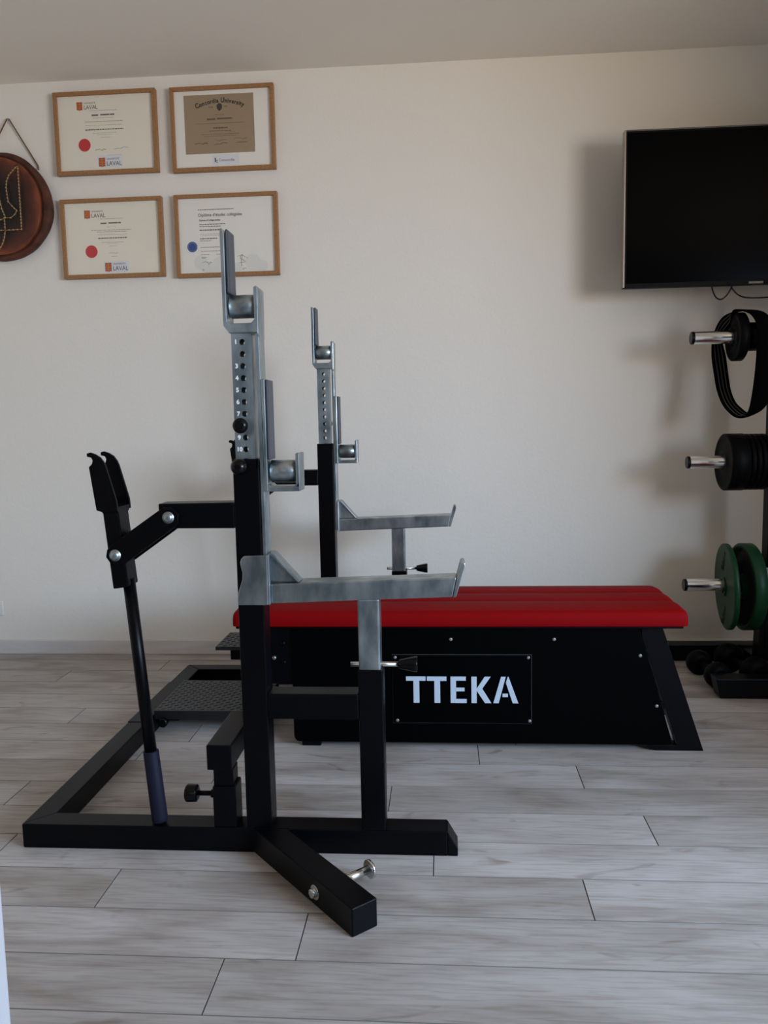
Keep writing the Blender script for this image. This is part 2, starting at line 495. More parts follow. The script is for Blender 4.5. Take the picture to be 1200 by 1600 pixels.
def ext_obj(mir):
    me = ext_me.copy()
    if mir is not None:
        me.transform(Matrix.Translation((0, mir, 0)) @ Matrix.Diagonal((1, -1, 1, 1))); me.flip_normals()
    me.transform(Matrix.Translation(-Vector(rack['_o'])))
    o = bpy.data.objects.new('extension_tube', me); C.objects.link(o); o.parent = rack
    o['label'] = 'galvanised square tube with a row of ten holes'; o['_o'] = rack['_o']
    md = o.modifiers.new('edge', 'BEVEL'); md.width = 0.003; md.segments = 2; md.limit_method = 'ANGLE'; md.angle_limit = math.radians(50)
    return o


def rack_side(mir):
    # upright: hollow at the top round the extension tube
    up = Mesh()
    up.box(-0.469, -0.4095, NY0, NY1, 0.06, 0.905)
    up.box(-0.469, -0.464, NY0, NY1, 0.9, 0.9245); up.box(-0.4175, -0.4095, NY0, NY1, 0.9, 0.9245)
    up.box(-0.469, -0.4095, NY0, NY0 + 0.006, 0.9, 0.9245); up.box(-0.469, -0.4095, NY1 - 0.006, NY1, 0.9, 0.9245)
    P('upright', up, M['black'], mir=mir)
    ext = ext_obj(mir)
    P('guide_strip', Mesh().box(-0.4085, -0.3995, NY0 + 0.003, NY1 - 0.004, 0.60, 1.20), M['zinc'], mir=mir, bevel=0.0015, label='long galvanised strip down the side of the upright')
    # upper hook: tall back plate, roller, short front plate, bottom bar
    up_h = Mesh()
    up_h.prism([(-0.4780, 1.226), (-0.4690, 1.215), (-0.4680, 1.415), (-0.4720, 1.424), (-0.4780, 1.424)], NY0, NY1 + 0.002)
    up_h.prism([(-0.478, 1.226), (-0.478, 1.217), (-0.466, 1.2005), (-0.3995, 1.2005), (-0.3995, 1.235), (-0.4085, 1.229), (-0.416, 1.2215), (-0.462, 1.2215), (-0.469, 1.228)], NY0 + 0.0002, NY1 + 0.0018)
    up_h.prism([(-0.4085, 1.21), (-0.3995, 1.19), (-0.3985, 1.294), (-0.4015, 1.301), (-0.4085, 1.298)], NY0, NY1 + 0.002)
    h = P('hook', up_h, M['zinc'], mir=mir, bevel=0.002, label='galvanised bar hook at the top of the upright')
    P('hook_liner', Mesh().box(-0.4675, -0.4600, NY0 + 0.002, NY1 - 0.001, 1.286, 1.4225), M['liner'], h, mir, 0.004)
    P('roller', Mesh().lathe((-0.4665, 1.809, 1.2605), (1, 0, 0), [(0, 0.023), (0.0015, 0.0255), (0.0555, 0.0255), (0.057, 0.023)], 28), M['zinc'], h, mir, 0)
    # lower hook
    lo_h = Mesh()
    lo_h.box(-0.3993, -0.3905, NY0 + 0.001, NY1 + 0.002, 0.851, 1.10)
    lo_h.prism([(-0.3905, 0.8635), (-0.3905, 0.851), (-0.3185, 0.851), (-0.3185, 0.874), (-0.3275, 0.866), (-0.332, 0.8620), (-0.383, 0.8620), (-0.3905, 0.868)], NY0, NY1 + 0.002)
    lo_h.prism([(-0.3275, 0.860), (-0.3185, 0.860), (-0.3180, 0.934), (-0.3200, 0.937), (-0.3275, 0.935)], NY0, NY1 + 0.002)
    h2 = P('hook', lo_h, M['zinc'], mir=mir, bevel=0.002, label='galvanised bar hook on the side of the upright')
    P('hook_liner', Mesh().box(-0.3902, -0.3835, NY0 + 0.003, NY1 - 0.001, 0.922, 1.0985), M['liner'], h2, mir, 0.0025)
    P('roller', Mesh().lathe((-0.3880, 1.809, 0.8945), (1, 0, 0), [(0, 0.023), (0.0015, 0.0255), (0.0580, 0.0255), (0.0595, 0.023)], 28), M['zinc'], h2, mir, 0)
    # plungers
    pk = P('pull_knob', Mesh().lathe((-0.4385, 1.757, 0.9985), (0, -1, 0), [(0, 0.006), (0.006, 0.009), (0.010, 0.0158), (0.018, 0.0172), (0.026, 0.0150), (0.030, 0.009)], 24), M['black_gloss'], mir=mir, bevel=0)
    P('plunger', Mesh().cyl((-0.4385, 1.80, 0.9985), (-0.4385, 1.755, 0.9985), 0.0055, 14), M['chrome'], pk, mir, 0)
    pk = P('lock_knob', Mesh().lathe((-0.4500, 1.772, 0.9080), (0, -1, 0), [(0, 0.010), (0.004, 0.0178), (0.018, 0.0178), (0.026, 0.013), (0.030, 0.006)], 24), M['black_gloss'], mir=mir, bevel=0)
    P('nut', Mesh().cyl((-0.4500, 1.778, 0.9080), (-0.4500, 1.771, 0.9080), 0.012, 6), M['chrome'], pk, mir, 0)
    # safety arm
    arm = Mesh()
    arm.prism([(-0.3925, 0.5960), (0.0175, 0.6095), (0.0270, 0.6535), (-0.3925, 0.6410)], NY0 + 0.001, NY1 + 0.003)
    a = P('safety_arm', arm, M['zinc'], mir=mir, bevel=0.003, label='galvanised safety arm')
    P('end_stop', Mesh().prism([(0.0180, 0.6090), (0.0250, 0.6100), (0.0460, 0.6790), (0.0455, 0.6860), (0.0400, 0.6885), (0.0360, 0.6850), (0.0265, 0.6500)], NY0 - 0.001, NY1 + 0.005), M['zinc'], a, mir, 0.0015)
    P('gusset', Mesh().prism([(-0.3950, 0.6440), (-0.3330, 0.6430), (-0.3350, 0.6520), (-0.3880, 0.7060), (-0.3950, 0.7080)], NY0 + 0.012, NY1 - 0.016), M['zinc'], a, mir, 0.002)
    P('gusset_flange', Mesh().prism([(-0.3330, 0.6430), (-0.3270, 0.6440), (-0.3830, 0.7080), (-0.3930, 0.7125), (-0.3950, 0.7050), (-0.3880, 0.7020)], NY0 + 0.006, NY1 - 0.010), M['zinc'], a, mir, 0.002)
    sl = Mesh()
    sl.prism([(-0.4500, 0.7070), (-0.4570, 0.7000), (-0.4595, 0.6920), (-0.4575, 0.6800), (-0.4550, 0.6680), (-0.4560, 0.6530), (-0.4610, 0.6380),
              (-0.4665, 0.6220), (-0.4680, 0.6080), (-0.4680, 0.5940), (-0.3975, 0.5940), (-0.3960, 0.7090)], NY0 - 0.0065, NY0 - 0.0005)
    sl.box(-0.3990, -0.3925, NY0 - 0.0065, NY1 + 0.0020, 0.5940, 0.7090)
    P('sleeve', sl, M['zinc'], a, mir, 0.0025)
    # support post of the arm
    P('support_post', Mesh().box(-0.1970, -0.1470, NY0 + 0.004, NY1 - 0.006, 0.425, 0.6060), M['zinc'], mir=mir, bevel=0.005, seg=3, label='galvanised inner post under the safety arm')
    P('post_sleeve', Mesh().box(-0.1985, -0.1420, NY0, NY1 - 0.002, 0.06, 0.4415), M['black'], mir=mir)
    pn = P('locking_pin', Mesh().cyl((-0.2180, 1.806, 0.4475), (-0.1000, 1.806, 0.4475), 0.0055, 14), M['chrome'], mir=mir, bevel=0)
    P('pin_knob', Mesh().lathe((-0.1060, 1.806, 0.4475), (1, 0, 0), [(0, 0.0100), (0.003, 0.0110), (0.034, 0.0175), (0.040, 0.0180), (0.042, 0.0165)], 24), M['black_gloss'], pn, mir, 0)
    P('cross_tube', Mesh().box(-0.4095, -0.1985, NY0 + 0.0008, NY1 - 0.003, 0.3245, 0.3845), M['black'], mir=mir)
    # jack bracket, link and lever
    P('jack_bracket', Mesh().prism([(-0.6440, 0.8265), (-0.6440, 0.7950), (-0.6440, 0.7700), (-0.4690, 0.7690), (-0.4690, 0.8275)], NY0 + 0.001, NY1 - 0.001), M['black'], mir=mir)
    for (xa, xb) in ((NY0 - 0.0085, NY0 - 0.0005), (NY1 + 0.0005, NY1 + 0.0085)):
        P('jack_link', Mesh().prism([(-0.6080, 0.7720), (-0.5960, 0.7830), (-0.5950, 0.8040), (-0.6100, 0.8180), (-0.6300, 0.8190), (-0.7510, 0.7375),
                                     (-0.7650, 0.7230), (-0.7680, 0.7070), (-0.7590, 0.6930), (-0.7440, 0.6860), (-0.7280, 0.6890)], xa, xb), M['black'], mir=mir, bevel=0.0015)
    P('link_web', Mesh().prism([(-0.6460, 0.8030), (-0.6460, 0.7620), (-0.7050, 0.7170), (-0.7120, 0.7520)], NY0 + 0.002, NY1 - 0.002), M['black'], mir=mir, bevel=0.0015)
    for bx, bz in ((-0.6185, 0.7960), (-0.7460, 0.7110)):
        for y, d in ((NY0 - 0.0085, -1), (NY1 + 0.0085, 1)):
            P('bolt', Mesh().lathe((bx, y, bz), (0, d, 0), [(0, 0.0135), (0.0015, 0.0135), (0.0016, 0.0118), (0.005, 0.0110), (0.0085, 0.0070), (0.0095, 0.002)], 20), M['zinc'], mir=mir, bevel=0)
    lv = P('jack_lever', Mesh().prism([(-0.7740, 0.8120), (-0.7590, 0.6310), (-0.7220, 0.6360), (-0.7370, 0.8120)], NY0, NY1), M['black'], mir=mir, bevel=0.003)
    fork = [(-0.799, 0.943), (-0.791, 0.9448), (-0.780, 0.941), (-0.769, 0.934), (-0.761, 0.923), (-0.757, 0.913), (-0.747, 0.875), (-0.7365, 0.834),
            (-0.735, 0.811), (-0.772, 0.810), (-0.784, 0.814), (-0.787, 0.837), (-0.796, 0.912), (-0.7885, 0.919), (-0.7865, 0.927), (-0.7895, 0.9335), (-0.799, 0.9355)]
    for ya, yb in ((NY0 - 0.0085, NY0 - 0.0005), (NY1 + 0.006, NY1 + 0.014)):
        P('hook_plate', Mesh().prism(fork, ya, yb), M['black'], lv, mir, 0.0012)
    P('fork_block', Mesh().prism([(-0.7760, 0.8350), (-0.7740, 0.8060), (-0.7370, 0.8060), (-0.7360, 0.8200)], NY0 - 0.0005, NY1 + 0.006), M['black'], lv, mir, 0.001)
    P('lever_rod', Mesh().cyl((-0.7325, 1.806, 0.6500), (-0.6990, 1.800, 0.2300), 0.0143, 20), M['black'], lv, mir, 0)
    P('grip', Mesh().lathe((-0.6993, 1.8005, 0.2370), Vector((0.0145, -0.002, -0.170)), [(0, 0.0165), (0.002, 0.0183), (0.165, 0.0190), (0.172, 0.0185), (0.1745, 0.016)], 24), M['grip'], lv, mir, 0, label='dark blue rubber grip')
    # spotter bar stub on its own short post
    P('spotter_stub', Mesh().box(-0.5585, -0.5000, NY0, 2.004, 0.2000, 0.2605), M['black'], mir=mir)
    P('stub_post', Mesh().box(-0.5460, -0.4990, NY0 + 0.006, NY1 - 0.006, 0.155, 0.2005), M['black'], mir=mir)
    P('stub_sleeve', Mesh().box(-0.5480, -0.4930, NY0 + 0.001, NY1 - 0.001, 0.06, 0.160), M['black'], mir=mir)
    sk = P('stub_screw', Mesh().cyl((-0.5480, 1.807, 0.1300), (-0.5950, 1.807, 0.1300), 0.006, 12).cyl((-0.5480, 1.807, 0.1300), (-0.5590, 1.807, 0.1300), 0.0105, 6), M['black'], mir=mir, bevel=0)
    kn = []
    P('screw_knob', Mesh().lathe((-0.5910, 1.807, 0.1300), (-1, 0, 0), [(0, 0.014), (0.003, 0.0205), (0.026, 0.0215), (0.030, 0.0180)], 12), M['black_gloss'], sk, mir, 0.001)
    # outrigger foot with its transport axle
    ux, uy = 0.656, -0.754; vx, vy = 0.754, 0.656
    ax_, ay_ = -0.187, 1.470; bx_, by_ = -0.141, 1.510
    L0, L1 = 0.305, 0.355
    P('outrigger', Mesh().prism_xy([(ax_, ay_), (bx_, by_), (bx_ - ux * 0.354, by_ - uy * 0.354), (ax_ - ux * 0.407, ay_ - uy * 0.407)], 0.0, 0.0602), M['black'], mir=mir, bevel=0.0025)
    c = Vector((ax_ + bx_, ay_ + by_, 0)) / 2; U = Vector((ux, uy, 0)); V = Vector((vx, vy, 0))
    q = c - U * 0.135 + Vector((0, 0, 0.031))
    P('bolt', Mesh().lathe(q - V * 0.0305, -V, [(0, 0.0155), (0.002, 0.0155)], 22).lathe(q - V * 0.032, -V, [(0, 0.0105), (0.009, 0.0105), (0.010, 0.0085)], 6), M['chrome'], mir=mir, bevel=0)
    ax = P('transport_axle', Mesh().cyl(q + V * 0.029, q + V * 0.112, 0.0093, 18), M['chrome'], mir=mir, bevel=0)
    P('flange', Mesh().lathe(q + V * 0.106, V, [(0, 0.019), (0.001, 0.0205), (0.006, 0.0205), (0.007, 0.019)], 28), M['chrome'], ax, mir, 0)
    return ext


ext_near = rack_side(None)
rack_side(MY)
M['number_white'] = mat('white_number_paint', (0.9, 0.9, 0.9), 0.5)
for i in range(10):
    if i == 7: continue
    z = 1.1815 - 0.0262 * i
    text_part('hole_number', str(i + 1), -0.4495 if i < 9 else -0.4465, z - 0.0040, 1.7838, 0.0135, M['number_white'] if i != 1 else M['screw'], ext_near, 'RIGHT', 0.0005, 0.0002)


def tread_bars(name, x0, x1, y0, y1, z, parent, pitch=0.0165):
    mm = Mesh(); bm = mm.bm
    ny = int((y1 - y0) / pitch); nx = int((x1 - x0) / pitch)
    for i in range(nx):
        for j in range(ny):
            cx = x0 + pitch * (i + 0.5); cy = y0 + pitch * (j + 0.5)
            a = math.radians(35 if (i + j) % 2 else -35) if False else math.radians(28 if (i + j) % 2 else 118)
            u = Vector((math.cos(a), math.sin(a), 0)) * 0.0088; v = Vector((-math.sin(a), math.cos(a), 0)) * 0.0026
            c = Vector((cx, cy, z))
            base = [bm.verts.new(c - u), bm.verts.new(c + v), bm.verts.new(c + u), bm.verts.new(c - v)]
            t0, t1 = bm.verts.new(c - u * 0.45 + Vector((0, 0, 0.0016))), bm.verts.new(c + u * 0.45 + Vector((0, 0, 0.0016)))
            bm.faces.new((base[0], t0, base[1])); bm.faces.new((base[0], base[3], t0))
            bm.faces.new((base[1], t0, t1)); bm.faces.new((base[3], t1, t0))
            bm.faces.new((base[1], t1, base[2])); bm.faces.new((base[2], t1, base[3]))
    return mm.build(name, M['tread'], parent, kind='stuff')


pf = P('foot_platform', Mesh().box(-0.9560, -0.6050, 2.506, 2.820, 0.0690, 0.0745).box(-0.9560, -0.6050, 2.506, 2.512, 0.0440, 0.0700).box(-0.9560, -0.6050, 2.814, 2.820, 0.0440, 0.0700), M['tread'], bevel=0.001, label='black tread plate platform inside the rear rail')
tread_bars('tread_pattern', -0.954, -0.607, 2.512, 2.816, 0.0745, pf)
P('platform_leg', Mesh().box(-0.64, -0.61, 2.52, 2.55, 0.0, 0.069), M['black'])
P('platform_leg', Mesh().box(-0.64, -0.61, 2.776, 2.806, 0.0, 0.069), M['black'])
P('platform_bracket', Mesh().box(-0.9575, -0.880, 2.530, 2.560, 0.030, 0.068), M['black'])
P('platform_bracket', Mesh().box(-0.9575, -0.880, 2.760, 2.790, 0.030, 0.068), M['black'])
P('platform_knob', Mesh().lathe((-0.925, 2.53, 0.036), (0, -1, 0), [(0, 0.007), (0.016, 0.007), (0.017, 0.015), (0.036, 0.0155), (0.039, 0.012)], 16), M['black_gloss'], bevel=0)

# ------------------------------------------------------------------ bench
bench = thing('weight_bench', 'long red padded bench on a black panelled base behind the near upright', 'bench', (0.05, 2.56, 0))


def B(name, mesh, material, parent=bench, bevel=0.003, **k):
    return mesh.build(name, material, parent, bevel=bevel, **k)


def pad_mesh():
    bm_ = Mesh(); bm = bm_.bm
    x0, x1, y0, y1 = -0.648, 0.712, 2.375, 2.765
    # cross section across the width with two sewn grooves
    prof = []
    zt, zb = 0.4350, 0.388
    r = 0.012
    prof += [(y0, zb), (y0, zt - 0.016), (y0 + 0.004, zt - 0.006), (y0 + 0.012, zt - 0.001)]
    for gy in (2.523, 2.640):
        prof += [(gy - 0.05, zt + 0.0025), (gy - 0.010, zt + 0.0005), (gy, zt - 0.006), (gy + 0.010, zt + 0.0005)]
    prof += [(2.70, zt + 0.0025), (y1 - 0.012, zt - 0.001), (y1 - 0.004, zt - 0.006), (y1, zt - 0.016), (y1, zb)]
    xs = [(x0, 0.012, 0.010), (x0 + 0.004, 0.005, 0.004), (x0 + 0.014, 0.001, 0.001), (x0 + 0.03, 0, 0), (x1 - 0.03, 0, 0), (x1 - 0.014, 0.001, 0.001), (x1 - 0.004, 0.005, 0.004), (x1, 0.012, 0.010)]
    rings = []
    cy = (y0 + y1) / 2
    for xx, dz, dy in xs:
        ring = []
        for (yy, zz) in prof:
            k = (1 - dy / (y1 - y0) * 2)
            ring.append(bm.verts.new((xx, cy + (yy - cy) * k, zz - (dz if zz > zb + 0.02 else 0))))
        rings.append(ring)
    for a, b in zip(rings, rings[1:]):
        n = len(a)
        for i in range(n):
            f = bm.faces.new((a[i], a[(i + 1) % n], b[(i + 1) % n], b[i])); f.smooth = True
    bm.faces.new(rings[0]); bm.faces.new(rings[-1][::-1])
    return bm_


pad = B('seat_pad', pad_mesh(), M['red'], bevel=0.0025, label='red vinyl pad with two sewn seams')
B('pad_board', Mesh().box(-0.640, 0.700, 2.385, 2.755, 0.3790, 0.3885), M['black'])
panel = [(-0.590, 0.3795), (-0.590, 0.190), (-0.487, 0.170), (-0.478, 0.155)]
panel = [(-0.472, 0.3795), (-0.472, 0.036), (-0.470, 0.028), (-0.464, 0.0205), (-0.456, 0.018), (0.668, 0.018), (0.679, 0.0205), (0.5755, 0.3795)]
for ya, yb in ((2.400, 2.404), (2.736, 2.740)):
    B('side_panel', Mesh().prism(panel, ya, yb), M['panel'], bevel=0.0008)
B('frame_beam', Mesh().box(-0.580, 0.560, 2.42, 2.48, 0.318, 0.378).box(-0.580, 0.560, 2.66, 2.72, 0.318, 0.378).box(-0.45, -0.39, 2.48, 2.66, 0.318, 0.378), M['black'])
B('head_bracket', Mesh().box(-0.592, -0.468, 2.405, 2.735, 0.200, 0.3785), M['black'])
for bx, bz, bmat in ((-0.497, 0.330, M['black']), (-0.497, 0.270, M['black']), (-0.5270, 0.284, M['zinc'])):
    B('bolt', Mesh().lathe((bx, 2.405, bz), (0, -1, 0), [(0, 0.0075), (0.005, 0.007), (0.008, 0.004)], 6), bmat, bevel=0)
for ya in (2.410, 2.670):
    B('frame_post', Mesh().box(-0.450, -0.390, ya, ya + 0.060, 0.020, 0.318), M['black'])
B('floor_tube', Mesh().box(-0.450, -0.390, 2.410, 2.730, 0.0, 0.040), M['black'])
leg = [(0.583, 0.3790), (0.6435, 0.3790), (0.7700, 0.0), (0.632, 0.0), (0.615, 0.004), (0.600, 0.0160), (0.600, 0.0175), (0.6935, 0.0175), (0.5835, 0.352)]
for ya, yb in ((2.400, 2.440), (2.700, 2.740)):
    B('leg', Mesh().prism(leg, ya, yb), M['black'], bevel=0.002)
M['leg_sheen'] = mat('painted_leg_sheen', (0.16, 0.155, 0.15), 0.45, 0.2)  # grey stands in for the sheen on the black leg face
B('leg_sheen_strip', Mesh().prism([(0.5835, 0.350), (0.6930, 0.0185), (0.6920, 0.0185), (0.5825, 0.350)], 2.4045, 2.438), M['leg_sheen'], bevel=0, label='grey strip painted as sheen on the inner face of the leg')
B('leg_brace', Mesh().prism([(0.676, 0.160), (0.708, 0.160), (0.724, 0.105), (0.692, 0.105)], 2.440, 2.700), M['black'])
for bx, bz in ((0.0165, 0.3435), (0.3255, 0.3435), (0.5790, 0.2940), (0.6300, 0.1390)):
    B('screw', Mesh().lathe((bx, 2.4, bz), (0, -1, 0), [(0, 0.0055), (0.002, 0.005), (0.003, 0.002)], 14), M['screw'], bevel=0)
for i, (bx, bz) in enumerate(((0.5925, 0.290), (0.645, 0.137))):
    B('panel_clip', Mesh().box(bx - 0.012, bx + 0.010, 2.4015, 2.412, bz - 0.008, bz + 0.014), M['black'], bevel=0.001)
M['plate_edge_glint'] = mat('painted_edge_glint', (0.10, 0.11, 0.12), 0.4, 0.3)  # pale tone painted for the highlight along the plate's bevelled rim
B('plate_edge_glint', Mesh().box(-0.1625, 0.2588, 2.3974, 2.3999, 0.0815, 0.2968), M['plate_edge_glint'], bevel=0)
lp = B('logo_plate', Mesh().box(-0.162, 0.2580, 2.3960, 2.3998, 0.0820, 0.2960), M['logo_plate'], bevel=0.0012, label='black name plate with white letters')
for bx, bz in ((-0.153, 0.2880), (0.2485, 0.2880), (-0.149, 0.0900), (0.2525, 0.0910)):
    B('screw', Mesh().lathe((bx, 2.396, bz), (0, -1, 0), [(0, 0.0052), (0.002, 0.0048), (0.003, 0.002)], 14), M['screw'], lp, 0)


def lx(u): return -0.1210 + (u - 145) / 760.0 * 0.3400


def lz(v): return 0.2290 - (v - 242) / 178.0 * 0.0830


def letter(polys):
    mm = Mesh()
    for i, p in enumerate(polys):
        mm.prism([(lx(a), lz(b)) for a, b in p], 2.3946 - 0.0002 * i, 2.3961)
    return B('letter', mm, M['white_print'], lp, 0.0006)


def rc(a, b, c, d): return [(a, b), (c, b), (c, d), (a, d)]


letter([rc(145, 242, 278, 272), rc(195, 262, 235, 420)])
letter([rc(287, 242, 420, 272), rc(337, 262, 377, 420)])
letter([rc(447, 242, 485, 420), rc(475, 242, 551, 270), rc(475, 316, 542, 341), rc(475, 392, 556, 420)])
letter([rc(588, 242, 624, 420), [(622, 325), (678, 242), (719, 242), (662, 322), (622, 338)], [(622, 322), (655, 312), (723, 420), (680, 420), (622, 334)]])
letter([[(788, 242), (820, 242), (772, 420), (735, 420)], [(833, 242), (838, 242), (904, 420), (866, 420), (820, 282)], rc(797, 355, 834, 378)])

hp = B('head_platform', Mesh().box(-0.7370, -0.592, 2.490, 2.672, 0.2880, 0.2935).box(-0.7370, -0.592, 2.490, 2.495, 0.2820, 0.2885), M['tread'], bevel=0.001, label='small black tread plate step at the head of the bench')
tread_bars('tread_pattern', -0.735, -0.594, 2.495, 2.670, 0.2935, hp)
B('platform_tube', Mesh().box(-0.700, -0.592, 2.53, 2.58, 0.2380, 0.2875), M['black'])

# ------------------------------------------------------------------ weight tree
TY = 3.12
tree = thing('weight_tree', 'black upright weight tree with steel storage pegs beside the wall under the television', 'weight rack', (1.24, TY, 0))


def T(name, mesh, material, parent=tree, bevel=0.003, **k):
    return mesh.build(name, material, parent, bevel=bevel, **k)


T('post', Mesh().box(1.2070, 1.2670, TY - 0.03, TY + 0.03, 0.06, 1.36), M['black'])
T('base_rail', Mesh().prism([(0.957, 0.072), (0.973, 0.0), (1.62, 0.0), (1.62, 0.072)], 2.865, 2.935), M['black'])
T('base_rail', Mesh().prism([(0.915, 0.068), (0.925, 0.0), (1.62, 0.0), (1.62, 0.068)], 3.322, 3.392), M['black'])
T('cross_rail', Mesh().box(1.205, 1.270, 2.935, 3.322, 0.0, 0.06), M['black'])
T('foot_gusset', Mesh().prism([(1.182, 0.06), (1.207, 0.06), (1.207, 0.26), (1.190, 0.26)], TY - 0.03, TY + 0.03), M['black'])
pegs = [(0.921, 1.2870), (0.916, 0.8280), (0.914, 0.3600)]
for px_, pz in pegs:
    T('storage_peg', Mesh().cyl((px_ + 0.004, TY, pz), (1.207, TY, pz), 0.0235, 28), M['chrome'], bevel=0)
    T('peg_cap', Mesh().lathe((px_ + 0.006, TY, pz), (-1, 0, 0), [(0, 0.0236), (0.007, 0.0236), (0.010, 0.021)], 28), M['black_gloss'], bevel=0)
    T('mounting_plate', Mesh().box(1.198, 1.2068, TY - 0.045, TY + 0.045, pz - 0.072, pz + 0.072), M['zinc'] if pz < 0.5 else M['black'], bevel=0.002)
    for dz in (-0.055, 0.055):
        T('bolt', Mesh().lathe((1.1975, TY - 0.025, pz + dz), (-1, 0, 0), [(0, 0.010), (0.006, 0.009), (0.008, 0.005)], 6), M['screw'], bevel=0)
T('post_cap', Mesh().box(1.205, 1.269, TY - 0.032, TY + 0.032, 1.36, 1.375), M['zinc'], bevel=0.002)
T('top_peg', Mesh().cyl((1.235, TY, 1.374), (1.235, TY, 1.43), 0.018, 20), M['black'], bevel=0)


def disc_plate(name, x, z, r, t, material, label, group=None, tilt=0.0, hub=0.05, recess=0.0, lip=0.012, y=TY, prof=None, rb=0.0245, ay=0.0):
    """weight plate lying on a peg; axis along x, outer face towards -x"""
    th = thing(name, label, 'weight plate', (x, y, z - r), group)
    if prof is None:
        prof = [(0, rb), (0, hub), (recess, hub + 0.004), (recess, r - lip - 0.004), (0, r - lip), (0, r - 0.004), (0.003, r),
                (t - 0.003, r), (t, r - 0.004), (t, r - lip), (t - recess, r - lip - 0.004), (t - recess, hub + 0.004), (t, hub), (t, rb)]
    mm = Mesh().lathe((x, y, z), Vector((1, ay, tilt)), prof, 48, closed_ring=True)
    mm.build('disc', material, th)
    return th


# small disc on the top peg under the strap
T('peg_collar', Mesh().lathe((1.108, TY, 1.287), (1, 0, 0), [(0, 0.0245), (0, 0.052), (0.09, 0.052), (0.09, 0.0245)], 28, closed_ring=True), M['black'], bevel=0)
d0 = disc_plate('change_plate', 1.068, 1.2870, 0.088, 0.034, M['dark_iron'], 'small black weight plate on the top peg inside the hanging strap', recess=0.003)
# black plates on the middle peg
pl = [(1.046, 0.070, 0.1065)]
xx = 1.118
bl = ['thick black weight plate, outermost on the middle peg', 'thin black weight plate second from the end of the middle peg',
      'thin black weight plate in the middle of the stack on the middle peg', 'thin black weight plate fourth on the middle peg, near the post',
      'thin black weight plate against the post on the middle peg']
ths = [(1.046, 0.068)] + [(1.116 + 0.0195 * i, 0.0175) for i in range(4)]
for (xp, t), lb in zip(ths, bl):
    disc_plate('weight_plate', xp, 0.8270, 0.1065 if t > 0.02 else 0.1045, t, M['dark_iron'], lb, 'black weight plates on the middle peg', recess=0.002, hub=0.035)
# green plates on the bottom peg
gp = disc_plate('green_plate', 1.062, 0.3530, 0.164, 0.020, M['green'], 'green weight plate, outer one on the bottom peg', 'green weight plates on the bottom peg', tilt=0.03, ay=-0.10, hub=0.034, recess=0.0, rb=0.0275)
slots = Mesh()
for s0 in (-0.11, 0.10):
    for i in range(4):
        zc = 0.3530 + s0 + 0.016 * (i - 1.5) * 1.2; yc = TY + (0.055 if s0 < 0 else -0.045) * 0 + 0.012 * (i - 1.5) * (-1 if s0 > 0 else -1)
        slots.box(1.0600 - 0.03 * (zc - 0.353) - 0.0005, 1.0640 - 0.03 * (zc - 0.353), yc - 0.010, yc + 0.010, zc - 0.008, zc + 0.008)
slots.build('cutout_marks', M['dark'], gp, kind='stuff')
Mesh().lathe((1.0625, TY, 0.3530), Vector((-1, 0.10, -0.03)), [(0, 0.028), (0, 0.036), (0.006, 0.034), (0.006, 0.028)], 32, closed_ring=True).build('hub_ring', M['green'], gp)
gp2 = disc_plate('green_plate', 1.120, 0.3530, 0.165, 0.045, M['green'], 'green weight plate with dark hollow face, inner one on the bottom peg', 'green weight plates on the bottom peg', hub=0.045, recess=0.014, lip=0.016)
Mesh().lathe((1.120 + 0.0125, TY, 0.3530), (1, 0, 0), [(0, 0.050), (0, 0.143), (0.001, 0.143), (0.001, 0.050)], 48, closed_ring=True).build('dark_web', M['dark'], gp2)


# strap hanging over the top peg
def ribbon():
    """closed loop; each station gives the two edges of the strap"""
    L_ = [((1.028, 3.225, 1.285), (1.064, 3.225, 1.290)), ((1.026, 3.222, 1.230), (1.078, 3.222, 1.230)), ((1.028, 3.200, 1.170), (1.082, 3.204, 1.165)),
          ((1.030, 3.165, 1.100), (1.082, 3.168, 1.096)), ((1.036, 3.120, 1.045), (1.086, 3.126, 1.050)), ((1.052, 3.085, 1.010), (1.096, 3.092, 1.026)),
          ((1.072, 3.055, 0.992), (1.108, 3.060, 1.008)), ((1.110, 3.030, 0.998), (1.104, 3.038, 1.022)), ((1.150, 3.018, 1.025), (1.106, 3.026, 1.060)),
          ((1.170, 3.014, 1.075), (1.110, 3.020, 1.105)), ((1.180, 3.012, 1.150), (1.114, 3.016, 1.170)), ((1.184, 3.012, 1.230), (1.116, 3.014, 1.240)),
          ((1.180, 3.014, 1.290), (1.116, 3.014, 1.300)), ((1.170, 3.024, 1.330), (1.110, 3.024, 1.338)), ((1.150, 3.056, 1.366), (1.096, 3.056, 1.368)),
          ((1.112, 3.110, 1.381), (1.062, 3.106, 1.381)), ((1.052, 3.150, 1.372), (1.062, 3.130, 1.330)), ((1.034, 3.200, 1.335), (1.063, 3.190, 1.312))]
    return L_


def spline(seq, n=5):
    out = []; N = len(seq)
    for i in range(N):
        p0, p1, p2, p3 = (Vector(seq[(i + k - 1) % N]) for k in range(4))
        for j in range(n):
            t = j / n
            out.append(0.5 * ((2 * p1) + (p2 - p0) * t + (2 * p0 - 5 * p1 + 4 * p2 - p3) * t * t + (3 * p1 - p0 - 3 * p2 + p3) * t ** 3))
    return out


R_ = ribbon()
ea = spline([a for a, b in R_]); eb = spline([b for a, b in R_])


